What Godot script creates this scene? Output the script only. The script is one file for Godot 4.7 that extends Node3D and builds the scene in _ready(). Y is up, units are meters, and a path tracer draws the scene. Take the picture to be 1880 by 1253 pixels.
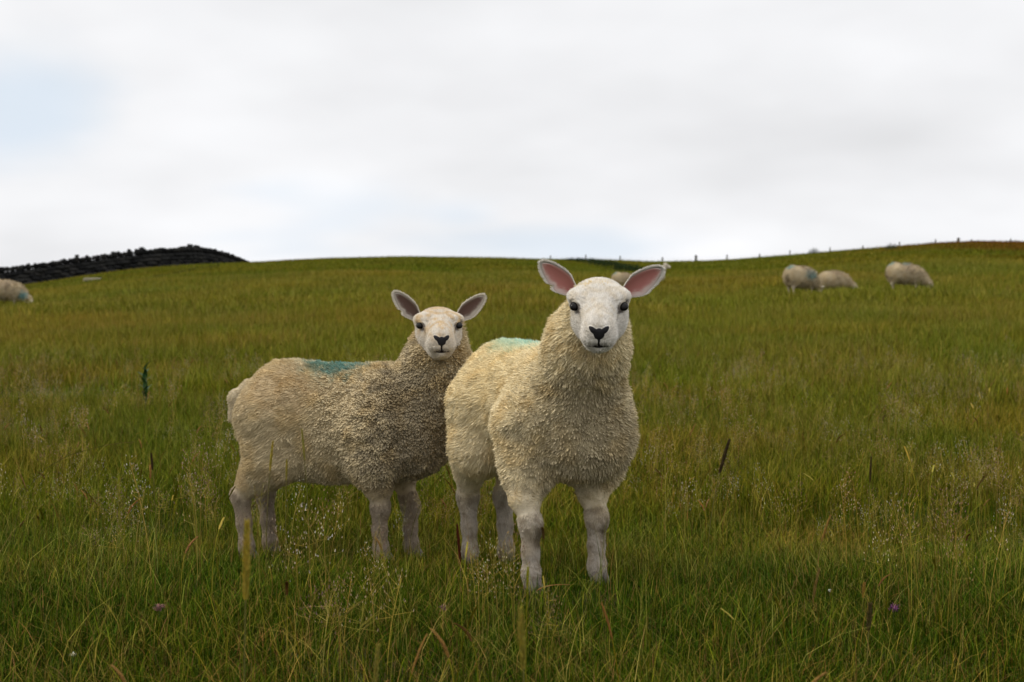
extends Node3D
# A hill pasture under an overcast sky: two sheep look at the camera, others graze behind them.

const EYE := 0.88            # camera height above the turf under the front sheep's forefeet
const FPX := 2185.0          # focal length in photograph pixels, used to lay the far ridge out by bearing
const CREST := 80.0          # metres to the ridge

var rng := RandomNumberGenerator.new()
var n_bump := FastNoiseLite.new()
var n_patch := FastNoiseLite.new()
var n_wool := FastNoiseLite.new()
var used := {}
var mat_grass: StandardMaterial3D
var mat_wool: StandardMaterial3D
var mat_hair: StandardMaterial3D


# ------------------------------------------------------------------ names and labels
func numbered(called: String) -> String:
	var n: int = used.get(called, -1) + 1
	used[called] = n
	return called if n == 0 else "%s_%03d" % [called, n]

func tag(o: Node, label: String, category: String, group := "") -> void:
	o.set_meta("label", label)
	o.set_meta("category", category)
	if group != "":
		o.set_meta("group", group)

func thing(called: String, label: String, category: String, at: Vector3, turn := 0.0, group := "") -> Node3D:
	var o := Node3D.new()
	o.name = numbered(called)
	add_child(o)
	o.position = at
	o.rotation.y = turn
	tag(o, label, category, group)
	return o

func part(called: String, m: Mesh, material: Material, parent: Node) -> MeshInstance3D:
	var o := MeshInstance3D.new()
	o.name = called if parent != self else numbered(called)
	o.mesh = m
	o.material_override = material
	parent.add_child(o, true)
	return o

func many(called: String, m: Mesh, material: Material, buffer: PackedFloat32Array, parent: Node) -> MultiMeshInstance3D:
	var mm := MultiMesh.new()
	mm.transform_format = MultiMesh.TRANSFORM_3D
	mm.use_colors = true
	mm.mesh = m
	mm.instance_count = buffer.size() / 16
	mm.buffer = buffer
	var o := MultiMeshInstance3D.new()
	o.name = called if parent != self else numbered(called)
	o.multimesh = mm
	o.material_override = material
	o.set_meta("kind", "stuff")
	parent.add_child(o, true)
	return o

func push(buf: PackedFloat32Array, b: Basis, p: Vector3, c: Color) -> void:
	buf.append_array([b.x.x, b.y.x, b.z.x, p.x, b.x.y, b.y.y, b.z.y, p.y, b.x.z, b.y.z, b.z.z, p.z, c.r, c.g, c.b, 1.0])

func lin(c: Color) -> Color:
	return c.linear_to_srgb()

func paint(c: Color, rough := 0.9, spec := 0.3) -> StandardMaterial3D:   # c: linear base colour
	var m := StandardMaterial3D.new()
	m.albedo_color = lin(c)
	m.roughness = rough
	m.metallic_specular = spec
	return m

func tinted(rough: float, spec: float) -> StandardMaterial3D:
	var m := paint(Color(1, 1, 1), rough, spec)
	m.vertex_color_use_as_albedo = true
	return m


# ------------------------------------------------------------------ the lie of the land
const SKYLINE := [[-600, 534.0], [0, 526.0], [60, 519.0], [130, 508.0], [250, 492.0], [330, 487.0], [460, 482.0], [600, 474.0], [750, 470.5], [900, 473.0], [1080, 477.0], [1230, 480.5], [1330, 477.0], [1400, 472.0], [1500, 464.0], [1600, 455.0], [1720, 446.0], [1800, 443.0], [1880, 444.0], [2080, 448.0]]

func skyline(px: float) -> float:
	for k in range(1, SKYLINE.size()):
		if px < SKYLINE[k][0] or k == SKYLINE.size() - 1:
			var t: float = clampf((px - SKYLINE[k - 1][0]) / (SKYLINE[k][0] - SKYLINE[k - 1][0]), 0, 1)
			return lerpf(SKYLINE[k - 1][1], SKYLINE[k][1], t)
	return 480.0

func ground_y(x: float, z: float) -> float:
	var d := -z
	var h := n_bump.get_noise_2d(x * 9.0, z * 9.0) * 0.012
	h -= 0.150 * smoothstep(3.05, 4.6, d + 0.5 * n_bump.get_noise_2d(x * 5.0 + 31.0, 7.0) * smoothstep(0.5, 1.2, absf(x))) * (1.0 - smoothstep(7.0, 16.0, d) * 0.4)
	if d > 10.0:
		var px := 940.0 + FPX * x / d
		var s := (d - 10.0) / (CREST - 10.0)
		# the ridge is rounded off along its bearing
		var y := (skyline(px - 30) + skyline(px) * 2.0 + skyline(px + 30)) / 4.0
		var top := EYE + (500.0 - y) / FPX * CREST - 0.10
		var rise := pow(minf(s, 1.0), 1.25)
		h = lerpf(h, h + n_bump.get_noise_2d(x * 1.2, z * 1.2) * 0.10, smoothstep(12.0, 30.0, d) * (1.0 - smoothstep(60, 78, d)))
		h += (top + 0.07) * rise
		h += 0.25 * smoothstep(26.0, 40.0, d) * (1.0 - smoothstep(52.0, 70.0, d)) * 0.0
		if d > CREST:
			h -= minf(0.012 * (d - CREST) * (d - CREST), 8.0)
	return h

func on_ground(px: float, d: float) -> Vector3:
	var x := (px - 940.0) / FPX * d
	return Vector3(x, ground_y(x, -d), -d)


# ------------------------------------------------------------------ soft solids: a distance field on a grid, meshed as surface nets
class Solid:
	var kind := 0            # 0 tapered limb, 1 ellipsoid
	var a: Vector3
	var b: Vector3
	var ra: float
	var rb: float
	var k: float
	var inv: Basis
	var r2: Vector3
	var color: Color
	var wool: float
	func dist(p: Vector3) -> float:
		if kind == 0:
			var pa := p - a
			var ba := b - a
			var t := clampf(pa.dot(ba) / ba.length_squared(), 0.0, 1.0)
			return (pa - ba * t).length() - (ra + (rb - ra) * t)
		var q := inv * (p - a)
		var k0 := (q / b).length()
		var k1 := (q / r2).length()
		return k0 * (k0 - 1.0) / maxf(k1, 1e-5) if k1 > 1e-5 else -ra
	func reach() -> float:
		return maxf(ra, rb)

func limb(a: Vector3, b: Vector3, ra: float, rb: float, color: Color, wool: float, k := 0.03) -> Solid:
	var s := Solid.new()
	s.a = a; s.b = b; s.ra = ra; s.rb = rb; s.k = k; s.color = color; s.wool = wool
	return s

func lump(c: Vector3, r: Vector3, color: Color, wool: float, k := 0.04, turn := Basis()) -> Solid:
	var s := Solid.new()
	s.kind = 1
	s.a = c; s.b = r; s.k = k; s.color = color; s.wool = wool
	s.inv = turn.inverse()
	s.r2 = r * r
	s.ra = maxf(r.x, maxf(r.y, r.z))
	s.rb = s.ra
	return s

class Grid:
	var lo: Vector3
	var cell: float
	var nx: int
	var ny: int
	var nz: int
	var f: PackedFloat32Array
	func at(p: Vector3) -> float:
		var q := (p - lo) / cell
		var i := clampi(int(q.x), 0, nx - 2)
		var j := clampi(int(q.y), 0, ny - 2)
		var l := clampi(int(q.z), 0, nz - 2)
		var u := q.x - i
		var v := q.y - j
		var w := q.z - l
		var o := (l * ny + j) * nx + i
		var s := nx * ny
		var x00 := lerpf(f[o], f[o + 1], u)
		var x10 := lerpf(f[o + nx], f[o + nx + 1], u)
		var x01 := lerpf(f[o + s], f[o + s + 1], u)
		var x11 := lerpf(f[o + s + nx], f[o + s + nx + 1], u)
		return lerpf(lerpf(x00, x10, v), lerpf(x01, x11, v), w)

func grid_of(lo: Vector3, hi: Vector3, cell: float) -> Grid:
	var g := Grid.new()
	g.lo = lo
	g.cell = cell
	g.nx = int(ceil((hi.x - lo.x) / cell)) + 1
	g.ny = int(ceil((hi.y - lo.y) / cell)) + 1
	g.nz = int(ceil((hi.z - lo.z) / cell)) + 1
	g.f = PackedFloat32Array()
	g.f.resize(g.nx * g.ny * g.nz)
	g.f.fill(0.5)
	return g

func field(solids: Array, cell: float) -> Grid:
	var lo := Vector3(9, 9, 9)
	var hi := -lo
	for s: Solid in solids:
		var r := Vector3.ONE * (s.reach() + 3.0 * cell)
		var e := s.b if s.kind == 0 else s.a
		lo = lo.min(s.a - r).min(e - r)
		hi = hi.max(s.a + r).max(e + r)
	var g := grid_of(lo, hi, cell)
	for s: Solid in solids:
		var r := Vector3.ONE * (s.reach() + s.k + 2.0 * cell)
		var e := s.b if s.kind == 0 else s.a
		var i0 := Vector3i(((s.a - r).min(e - r) - lo) / cell).clamp(Vector3i.ZERO, Vector3i(g.nx - 1, g.ny - 1, g.nz - 1))
		var i1 := Vector3i(((s.a + r).max(e + r) - lo) / cell).clamp(Vector3i.ZERO, Vector3i(g.nx - 1, g.ny - 1, g.nz - 1))
		var k := s.k
		for l in range(i0.z, i1.z + 1):
			for j in range(i0.y, i1.y + 1):
				var o := (l * g.ny + j) * g.nx
				var p := lo + Vector3(0, j, l) * cell
				for i in range(i0.x, i1.x + 1):
					p.x = lo.x + i * cell
					var d := s.dist(p)
					var old := g.f[o + i]
					var h := maxf(k - absf(d - old), 0.0) / k
					g.f[o + i] = minf(d, old) - h * h * k * 0.25
	return g

# appends the zero surface of g to verts / norms / idx (front faces clockwise)
func nets(g: Grid, verts: PackedVector3Array, norms: PackedVector3Array, idx: PackedInt32Array) -> void:
	var nx := g.nx
	var nxy := g.nx * g.ny
	var f := g.f
	var of := {}
	var near := g.cell * 2.0
	var corner := [0, 1, nx, nx + 1, nxy, nxy + 1, nxy + nx, nxy + nx + 1]
	for l in range(0, g.nz - 1):
		for j in range(0, g.ny - 1):
			var o := (l * g.ny + j) * nx
			for i in range(0, nx - 1):
				var q := o + i
				if absf(f[q]) > near:
					continue
				var inside := 0
				for c: int in corner:
					if f[q + c] < 0.0:
						inside += 1
				if inside == 0 or inside == 8:
					continue
				var sum := Vector3.ZERO
				var n := 0
				for e in 12:
					var ax: int = e >> 2
					var u := e & 1
					var v := (e >> 1) & 1
					var c0 := Vector3i(0, u, v) if ax == 0 else (Vector3i(u, 0, v) if ax == 1 else Vector3i(u, v, 0))
					var a := q + c0.x + c0.y * nx + c0.z * nxy
					var fa := f[a]
					var fb := f[a + (1 if ax == 0 else (nx if ax == 1 else nxy))]
					if (fa < 0.0) != (fb < 0.0):
						var p := Vector3(c0)
						p[ax] = fa / (fa - fb)
						sum += p
						n += 1
				of[q] = verts.size()
				var at := g.lo + (Vector3(i, j, l) + sum / n) * g.cell
				verts.append(at)
				var e0 := g.cell * 0.75
				norms.append(Vector3(g.at(at + Vector3(e0, 0, 0)) - g.at(at - Vector3(e0, 0, 0)), g.at(at + Vector3(0, e0, 0)) - g.at(at - Vector3(0, e0, 0)), g.at(at + Vector3(0, 0, e0)) - g.at(at - Vector3(0, 0, e0))).normalized())
	for q: int in of:
		var step := [1, nx, nxy]
		for ax in 3:
			if (f[q] < 0.0) == (f[q + step[ax]] < 0.0):
				continue
			var s1: int = step[(ax + 1) % 3]
			var s2: int = step[(ax + 2) % 3]
			if not (of.has(q - s1) and of.has(q - s2) and of.has(q - s1 - s2)):
				continue
			var a: int = of[q]
			var b: int = of[q - s1]
			var c: int = of[q - s1 - s2]
			var d: int = of[q - s2]
			if f[q] < 0.0:
				idx.append_array([a, c, b, a, d, c])
			else:
				idx.append_array([a, b, c, a, c, d])

func mesh_of(verts: PackedVector3Array, norms: PackedVector3Array, idx: PackedInt32Array, colors := PackedColorArray()) -> ArrayMesh:
	var arr := []
	arr.resize(Mesh.ARRAY_MAX)
	arr[Mesh.ARRAY_VERTEX] = verts
	arr[Mesh.ARRAY_NORMAL] = norms
	arr[Mesh.ARRAY_INDEX] = idx
	if colors.size():
		arr[Mesh.ARRAY_COLOR] = colors
	var m := ArrayMesh.new()
	m.add_surface_from_arrays(Mesh.PRIMITIVE_TRIANGLES, arr)
	return m


# ------------------------------------------------------------------ sheep
const WHITE := Color(0.70, 0.66, 0.585)
const FLEECE := Color(0.60, 0.535, 0.40)
const LEG := Color(0.60, 0.54, 0.46)

# a wool lock or a hair: a thin bent cone along +y, one unit high
func lock_mesh(bend: float, curl: float, sides := 4, blunt := 0.30) -> ArrayMesh:
	var st := SurfaceTool.new()
	st.begin(Mesh.PRIMITIVE_TRIANGLES)
	var rings := []
	var rad := [0.50, 0.54 if blunt > 0.4 else 0.44, 0.40 if blunt > 0.4 else blunt]
	for r in 3:
		var t: float = [0.0, 0.5, 0.88][r] if blunt > 0.4 else r / 3.0
		var c := Vector3(bend * t * t + curl * sin(t * 5.0), t, curl * (cos(t * 5.0) - 1.0))
		var ring := []
		for s in sides:
			var w := TAU * s / sides
			ring.append([c + Vector3(cos(w), 0, sin(w)) * rad[r], Vector3(cos(w), 0.25, sin(w)).normalized()])
		rings.append(ring)
	var tip := Vector3(bend + curl * sin(5.0), 1.0, curl * (cos(5.0) - 1.0))
	for r in 3:
		for s in sides:
			var s2 := (s + 1) % sides
			var quad: Array
			if r < 2:
				quad = [rings[r][s], rings[r + 1][s2], rings[r + 1][s], rings[r][s], rings[r][s2], rings[r + 1][s2]]
			else:
				quad = [rings[r][s], rings[r][s2], [tip, Vector3(0, 1, 0)]]
			for v: Array in quad:
				st.set_normal(v[1])
				st.add_vertex(v[0])
	st.index()
	return st.commit()

func curl_mesh() -> ArrayMesh:
	var st := SurfaceTool.new()
	st.begin(Mesh.PRIMITIVE_TRIANGLES)
	var rows := []
	for r in 5:
		var t := r / 4.0
		var ring := []
		for k in 8:
			var w := TAU * k / 8.0 + t * 1.1
			var rad: float = 0.5 * [0.82, 1.0, 0.95, 0.66, 0.0][r] * (1.0 + 0.22 * cos(w * 3.0 + t * 2.0))
			var h: float = [0.0, 0.35, 0.65, 0.9, 1.0][r]
			ring.append(Vector3(cos(w) * rad + 0.25 * h * h, h, sin(w) * rad))
		rows.append(ring)
	for r in 4:
		for k in 8:
			var k2 := (k + 1) % 8
			for v: Vector3 in ([rows[r][k], rows[r][k2], rows[r + 1][k2], rows[r][k], rows[r + 1][k2], rows[r + 1][k]] if r < 3 else [rows[r][k], rows[r][k2], rows[4][0]]):
				st.set_smooth_group(0)
				st.add_vertex(v)
	st.index()
	st.generate_normals()
	return st.commit()

var lock_a: ArrayMesh
var lock_b: ArrayMesh
var lock_c: ArrayMesh

func hash3(v: Vector3i, s: int) -> float:
	return float(hash(v * 7 + Vector3i(s, s * 3, s * 5)) & 0xffff) / 65535.0

func lock_centre(p: Vector3, size: float) -> Vector3:    # nearest of a jittered lattice of points: locks of wool gather on these
	var base := Vector3i((p / size).floor())
	var best := Vector3.ZERO
	var far := 9.0
	for i in range(-1, 2):
		for j in range(-1, 2):
			for l in range(-1, 2):
				var c := base + Vector3i(i, j, l)
				var h := hash(c)
				var q := (Vector3(c) + Vector3(h & 255, (h >> 8) & 255, (h >> 16) & 255) / 255.0) * size
				var d := q.distance_squared_to(p)
				if d < far:
					far = d
					best = q
	return best

# a pose: dictionary of joints in the sheep's own frame: x forward, y up, z to its right
func sheep(called: String, label: String, at: Vector3, turn: float, pose: Dictionary, group: String) -> Node3D:
	var root := thing(called, label, "sheep", at, turn, group)
	var fleece: Color = pose.get("fleece", FLEECE)
	var legc: Color = pose.get("leg", LEG)
	var facec: Color = pose.get("face", WHITE)
	var size: float = pose.get("size", 1.0)
	var cell: float = pose.get("cell", 0.011)
	var solids := []
	for e: Array in pose.torso:
		solids.append(lump(e[0], e[1], fleece, 1.0, 0.06, Basis(Vector3(0, 0, 1), e[2] if e.size() > 2 else 0.0)))
	for e: Array in pose.neck:
		solids.append(limb(e[0], e[1], e[2], e[3], fleece, 1.0, 0.05))
	for e: Array in pose.limbs:      # a chain of [point, radius, wool] joints
		for k in range(1, e.size()):
			var w: float = (e[k - 1][2] + e[k][2]) / 2.0
			solids.append(limb(e[k - 1][0], e[k][0], e[k - 1][1], e[k][1], legc.lerp(fleece, w), w, 0.022 if w < 0.5 else 0.05))
	if pose.has("tail"):
		var tl: Array = pose.tail
		for k in range(1, tl.size()):
			solids.append(limb(tl[k - 1][0], tl[k][0], tl[k - 1][1], tl[k][1], fleece.lerp(WHITE, 0.4), 0.55, 0.015))
	var g := field(solids, cell)
	var verts := PackedVector3Array()
	var norms := PackedVector3Array()
	var idx := PackedInt32Array()
	nets(g, verts, norms, idx)
	var colors := PackedColorArray()
	var wools := PackedFloat32Array()
	var heads := PackedFloat32Array()
	_attributes(solids, verts, colors, wools, 0, pose)
	heads.resize(verts.size())
	# the head, on a finer grid of its own, in the same mesh
	var hx: Transform3D = pose.head
	var hs := head_solids(facec)
	var hg := field(hs, pose.get("head_cell", 0.0042))
	var hv := PackedVector3Array()
	var hn := PackedVector3Array()
	var hi := PackedInt32Array()
	nets(hg, hv, hn, hi)
	var hc := PackedColorArray()
	var hw := PackedFloat32Array()
	_attributes(hs, hv, hc, hw, 0, {})
	var first := verts.size()
	for k in hv.size():
		var v := hv[k]
		hc[k] = face_color(v, hc[k], pose)
		verts.append(hx * v)
		norms.append((hx.basis * hn[k]).normalized())
		colors.append(hc[k])
		wools.append(hw[k])
		heads.append(1.0)
	for k in hi:
		idx.append(first + k)
	var coarse: float = pose.get("coarse", 1.0)
	for k in verts.size():
		var w := wools[k]
		var sunk := 0.003 * (1.0 - smoothstep(0.10, 0.30, verts[k].distance_to(pose.get("curl_at", Vector3(0.3, 0.5, 0)))))
		verts[k] += norms[k] * (w * 0.005 * n_wool.get_noise_3dv(verts[k] * 45.0) * coarse + w * 0.006 * n_wool.get_noise_3dv(verts[k] * 16.0) * coarse * coarse - w * (pose.get("sink", 0.004) + sunk))
	part("body", mesh_of(verts, norms, idx, colors), mat_wool, root)
	if pose.get("locks", 0) > 0:
		grow(root, pose, verts, norms, idx, colors, wools, heads)
	# eyes, nose, mouth, ears
	var eye := SphereMesh.new()
	eye.radius = 0.0142
	eye.height = 0.0284
	eye.radial_segments = 16
	eye.rings = 10
	for s in [-1.0, 1.0]:
		var e := part("eye", eye, mat_eye, root)
		e.transform = hx * Transform3D(Basis(Vector3(0, 0, 1), -0.35) * Basis().scaled(Vector3(1.15, 0.70, 0.88)), Vector3(0.055, -0.002, 0.0632 * s))
	if pose.get("fine", false):
		_face_part("nose", hg, hx, root, Vector3(0.13, -0.075, -0.03), Vector3(0.225, -0.005, 0.03), nose_region, mat_nose)
		_face_part("mouth", hg, hx, root, Vector3(0.10, -0.092, -0.045), Vector3(0.225, -0.055, 0.045), mouth_region, mat_mouth)
	for s in [-1.0, 1.0]:
		ear(root, hx, s, pose)
	if pose.get("hooves", true):
		for e: Array in pose.limbs:
			var foot: Vector3 = e[e.size() - 1][0]
			var h := part("hoof", hoof_mesh, mat_hoof, root)
			h.position = foot
	root.scale = Vector3.ONE * size
	return root

var mat_eye: StandardMaterial3D
var mat_nose: StandardMaterial3D
var mat_mouth: StandardMaterial3D
var mat_hoof: StandardMaterial3D
var hoof_mesh: ArrayMesh

func _attributes(solids: Array, verts: PackedVector3Array, colors: PackedColorArray, wools: PackedFloat32Array, from: int, pose: Dictionary) -> void:
	for k in range(from, verts.size()):
		var v := verts[k]
		var sum := 0.0
		var c := Color(0, 0, 0, 0)
		var w := 0.0
		for s: Solid in solids:
			var d := s.dist(v)
			if d < 0.06:
				var x := exp(-maxf(d, -0.02) / 0.012)
				sum += x
				c += s.color * x
				w += s.wool * x
		c = c / maxf(sum, 1e-9)
		c.a = 1.0
		if pose.has("fine") and w / maxf(sum, 1e-9) < 0.4:
			c = c.lerp(Color(0.30, 0.235, 0.165), clampf(n_wool.get_noise_3dv(v * 34.0) * 1.5 + n_wool.get_noise_3dv(v * 110.0) * 0.7 - 0.05, 0.0, 0.7))
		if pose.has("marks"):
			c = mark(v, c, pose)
		colors.append(c)
		wools.append(w / maxf(sum, 1e-9))

# dye, dirt and stains of a fleece, plus shade painted into the chest marks
func mark(v: Vector3, c: Color, pose: Dictionary) -> Color:
	for m: Array in pose.marks:       # [centre, radii, colour, strength]
		var q: Vector3 = (v - m[0]) / m[1]
		var n := n_wool.get_noise_3dv(v * 22.0) * 0.45 + n_wool.get_noise_3dv(v * 130.0) * 0.55
		var t := (1.0 - smoothstep(0.45, 1.1, q.length() + n)) * float(m[3])
		c = c.lerp(m[2], t)
	var n2 := n_wool.get_noise_3dv(v * 9.0)
	c = c.lerp(Color(c.r * 0.95, c.g * 0.88, c.b * 0.74), clampf(n2 * 1.4, 0.0, 0.6))
	return c

func head_solids(c: Color) -> Array:
	var out := [
		lump(Vector3(-0.035, -0.008, 0), Vector3(0.080, 0.052, 0.068), c, 0.0, 0.03),
		lump(Vector3(-0.045, 0.010, 0), Vector3(0.050, 0.025, 0.048), c, 0.16, 0.03),
		limb(Vector3(0.02, -0.014, 0), Vector3(0.145, -0.032, 0), 0.054, 0.037, c, 0.0, 0.03),
		lump(Vector3(0.158, -0.044, 0), Vector3(0.040, 0.035, 0.037), c, 0.0, 0.02),
		lump(Vector3(0.154, -0.076, 0), Vector3(0.034, 0.018, 0.025), c, 0.0, 0.008),
	]
	for s in [-1.0, 1.0]:
		out.append(lump(Vector3(0.020, 0.013, 0.055 * s), Vector3(0.042, 0.016, 0.022), c, 0.0, 0.03, Basis(Vector3.UP, 0.35 * s)))
		out.append(limb(Vector3(-0.03, -0.060, 0.035 * s), Vector3(0.12, -0.072, 0.014 * s), 0.038, 0.023, c, 0.0, 0.03))
		out.append(lump(Vector3(0.02, -0.040, 0.041 * s), Vector3(0.055, 0.036, 0.027), c, 0.0, 0.03))
		out.append(lump(Vector3(0.166, -0.053, 0.021 * s), Vector3(0.030, 0.023, 0.021), c, 0.0, 0.012))
		out.append(lump(Vector3(0.175, -0.028, 0.015 * s), Vector3(0.020, 0.016, 0.012), c, 0.0, 0.012))
	return out

func face_color(v: Vector3, c: Color, pose: Dictionary) -> Color:
	# dark skin round the eye and along the tear line
	var z := absf(v.z)
	var e := Vector2((v.x - 0.058) / 0.030, (v.y + 0.003 + 0.35 * (v.x - 0.058)) / 0.0165).length()
	if z > 0.03:
		c = c.lerp(Color(0.06, 0.045, 0.035), 0.9 * (1.0 - smoothstep(0.72, 0.95, e)))
		var tear := Vector2((v.x - 0.088) / 0.022, (v.y + 0.015 + (v.x - 0.084) * 0.55) / 0.0062).length()
		c = c.lerp(Color(0.10, 0.08, 0.065), 0.75 * (1.0 - smoothstep(0.6, 1.15, tear)))
	# skin showing round the nose and lips
	var lip := Vector3((v.y + 0.067) / 0.013, v.z / 0.030, (v.x - 0.185) / 0.05).length()
	c = c.lerp(Color(0.20, 0.18, 0.17), 0.65 * (1.0 - smoothstep(0.3, 1.1, lip)))
	var stain: Color = pose.get("stain", c)
	var n := n_wool.get_noise_3dv(v * 30.0)
	c = c.lerp(stain, clampf(0.30 + n * 1.5, 0.0, 0.85) * (1.0 if pose.has("stain") else 0.0) * smoothstep(-0.06, 0.0, v.y))
	if pose.has("crown"):
		var top := Vector2((v.x + 0.03) / 0.055, v.z / 0.045).length() + n * 0.7
		c = c.lerp(pose.crown, 0.7 * (1.0 - smoothstep(0.4, 1.0, top)) * smoothstep(0.01, 0.03, v.y))
	return c

func nose_region(p: Vector3) -> float:
	var z := absf(p.z)
	# two comma-shaped nostrils that meet in a groove running down to the lip
	var a := Vector2(z - 0.0125, p.y + 0.0300 - 0.55 * (z - 0.0125))
	var wing := Vector2(a.x / 0.0130, a.y / 0.0088).length() - 1.0
	var pad := Vector2(z / 0.0140, (p.y + 0.038) / 0.0145).length() - 1.0
	var d := minf(wing * 0.007, pad * 0.011)
	d = minf(d, maxf(z - 0.0034, maxf(-0.068 - p.y, p.y + 0.045)))
	return maxf(d, 0.150 - p.x)

func mouth_region(p: Vector3) -> float:
	var z := absf(p.z)
	var mid := -0.0705 - 0.02 * z - 2.5 * z * z
	return maxf(absf(p.y - mid) - 0.0056 * (1.0 - z / 0.036), maxf(z - 0.030, 0.12 - p.x))

func _face_part(called: String, hg: Grid, hx: Transform3D, root: Node3D, lo: Vector3, hi: Vector3, region: Callable, m: Material) -> void:
	var g := grid_of(lo, hi, 0.0021)
	for l in g.nz:
		for j in g.ny:
			for i in g.nx:
				var p := lo + Vector3(i, j, l) * g.cell
				var d := hg.at(p)
				g.f[(l * g.ny + j) * g.nx + i] = maxf(absf(d) - 0.0016, region.call(p)) if absf(d) < 0.01 else 0.01
	var v := PackedVector3Array()
	var n := PackedVector3Array()
	var i2 := PackedInt32Array()
	nets(g, v, n, i2)
	for k in v.size():
		v[k] = hx * v[k]
		n[k] = (hx.basis * n[k]).normalized()
	part(called, mesh_of(v, n, i2), m, root)

# an ear: a cupped leaf with a furred back and a bare inside
func ear(root: Node3D, hx: Transform3D, s: float, pose: Dictionary) -> void:
	var e: Dictionary = pose.get("ears", {})
	var up: float = e.get("up_right" if s > 0 else "up_left", 0.6)
	var axis := Vector3(-0.10, sin(up), cos(up) * s).normalized()
	var facing := Vector3(1.0, -0.12, 0.18 * s)
	facing = (facing - axis * facing.dot(axis)).normalized()
	var side := axis.cross(facing).normalized() * s      # towards the lower edge
	if side.y > 0.0:
		side = -side
	var base := Vector3(-0.040, 0.000, 0.057 * s)
	var long: float = e.get("long", 0.135)
	var wide: float = e.get("wide", 0.0325)
	var notch: bool = e.get("notch", false) and s > 0
	var nu := 22
	var nv := 12
	for layer in 2:
		var verts := PackedVector3Array()
		var tints := PackedColorArray()
		var idx := PackedInt32Array()
		for a in nu + 1:
			var u := float(a) / nu
			var w := wide * (0.38 + 0.62 * smoothstep(0.0, 0.45, u)) * pow(maxf(1.0 - pow(maxf(u - 0.38, 0.0) / 0.62, 1.9), 0.0), 0.62)
			for b in nv + 1:
				var v := 2.0 * b / nv - 1.0
				var ww := w
				if notch and v > 0.0:
					ww *= 1.0 - 0.30 * exp(-pow((u - 0.52) / 0.035, 2.0)) * v
				var curl := lerpf(1.15, 0.55, u)         # the base is rolled into a tube
				var ang := v * curl
				var off := side * (ww * sin(ang) / maxf(sin(curl), 0.5) * (1.0 if u > 0.2 else lerpf(0.8, 1.0, u / 0.2))) + facing * (ww * (1.0 - cos(ang)) * 0.95)
				var p := base + axis * (long * u) + off + facing * (-0.012 + 0.014 * u * u)
				var inward := (facing * cos(ang) - side * sin(ang)).normalized()
				if layer == 1:
					p += inward * 0.0018 * minf(1.0, (1.0 - absf(v)) * 6.0) - axis * 0.006 * u
					p -= side * v * 0.0018 * smoothstep(0.0, 0.2, u)
				else:
					# the furred back: bulges behind the rim
					p -= inward * 0.0035 * (1.0 - v * v)
				verts.append(hx * p)
				var pale := clampf(smoothstep(0.25, 0.95, v + 0.25 * n_wool.get_noise_2d(u * 9.0, v * 5.0)) + smoothstep(0.86, 1.0, u) * 0.6 + smoothstep(-0.75, -1.0, v) * 0.5, 0.0, 0.85)
				tints.append(Color(pose.get("ear_skin", Color(0.42, 0.17, 0.15))).lerp(Color(pose.get("face", WHITE)) * 0.8, pale * 0.75))
		for a in nu:
			for b in nv:
				var o := a * (nv + 1) + b
				if s > 0:
					idx.append_array([o, o + 1, o + nv + 2, o, o + nv + 2, o + nv + 1])
				else:
					idx.append_array([o, o + nv + 2, o + 1, o, o + nv + 1, o + nv + 2])
		var st := SurfaceTool.new()
		st.begin(Mesh.PRIMITIVE_TRIANGLES)
		for k in verts.size():
			st.set_color(tints[k] if layer == 1 else Color(pose.get("face", WHITE)))
			st.add_vertex(verts[k])
		for k in idx:
			st.add_index(k)
		st.generate_normals()
		var m := st.commit()
		if layer == 0:
			var outer := part("ear", m, mat_hair, root)
			ear_hair(outer, verts, nu, nv, hx, axis, side, pose)
			root.set_meta("last_ear", outer)
		else:
			part("inner_ear", m, mat_hair, root.get_meta("last_ear"))
	root.remove_meta("last_ear")

func ear_hair(outer: Node3D, verts: PackedVector3Array, nu: int, nv: int, hx: Transform3D, axis: Vector3, side: Vector3, pose: Dictionary) -> void:
	if pose.get("locks", 0) == 0:
		return
	var buf := PackedFloat32Array()
	for k in 1100:
		var a := rng.randi_range(2, nu - 1)
		var rim := k < 700
		var b := (0 if rng.randf() < 0.5 else nv) if rim else rng.randi_range(0, nv)
		var p := verts[a * (nv + 1) + b].lerp(verts[(a + 1) * (nv + 1) + b], rng.randf())
		var v := 2.0 * b / nv - 1.0
		var out := hx.basis * (axis * 0.8 + side * v * 0.55 + Vector3(rng.randf_range(-0.3, 0.3), rng.randf_range(-0.3, 0.3), rng.randf_range(-0.3, 0.3)))
		push(buf, lean(out, 0.0015, rng.randf_range(0.004, 0.009)), p, Color(pose.get("face", WHITE)))
	many("ear_fur", lock_b, mat_hair, buf, outer)

func lean(dir: Vector3, wide: float, long: float) -> Basis:
	var y := dir.normalized()
	var x := y.cross(Vector3(rng.randf_range(-1, 1), rng.randf_range(-1, 1), rng.randf_range(-1, 1))).normalized()
	var z := x.cross(y)
	return Basis(x * wide, y * long, z * wide)

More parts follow.
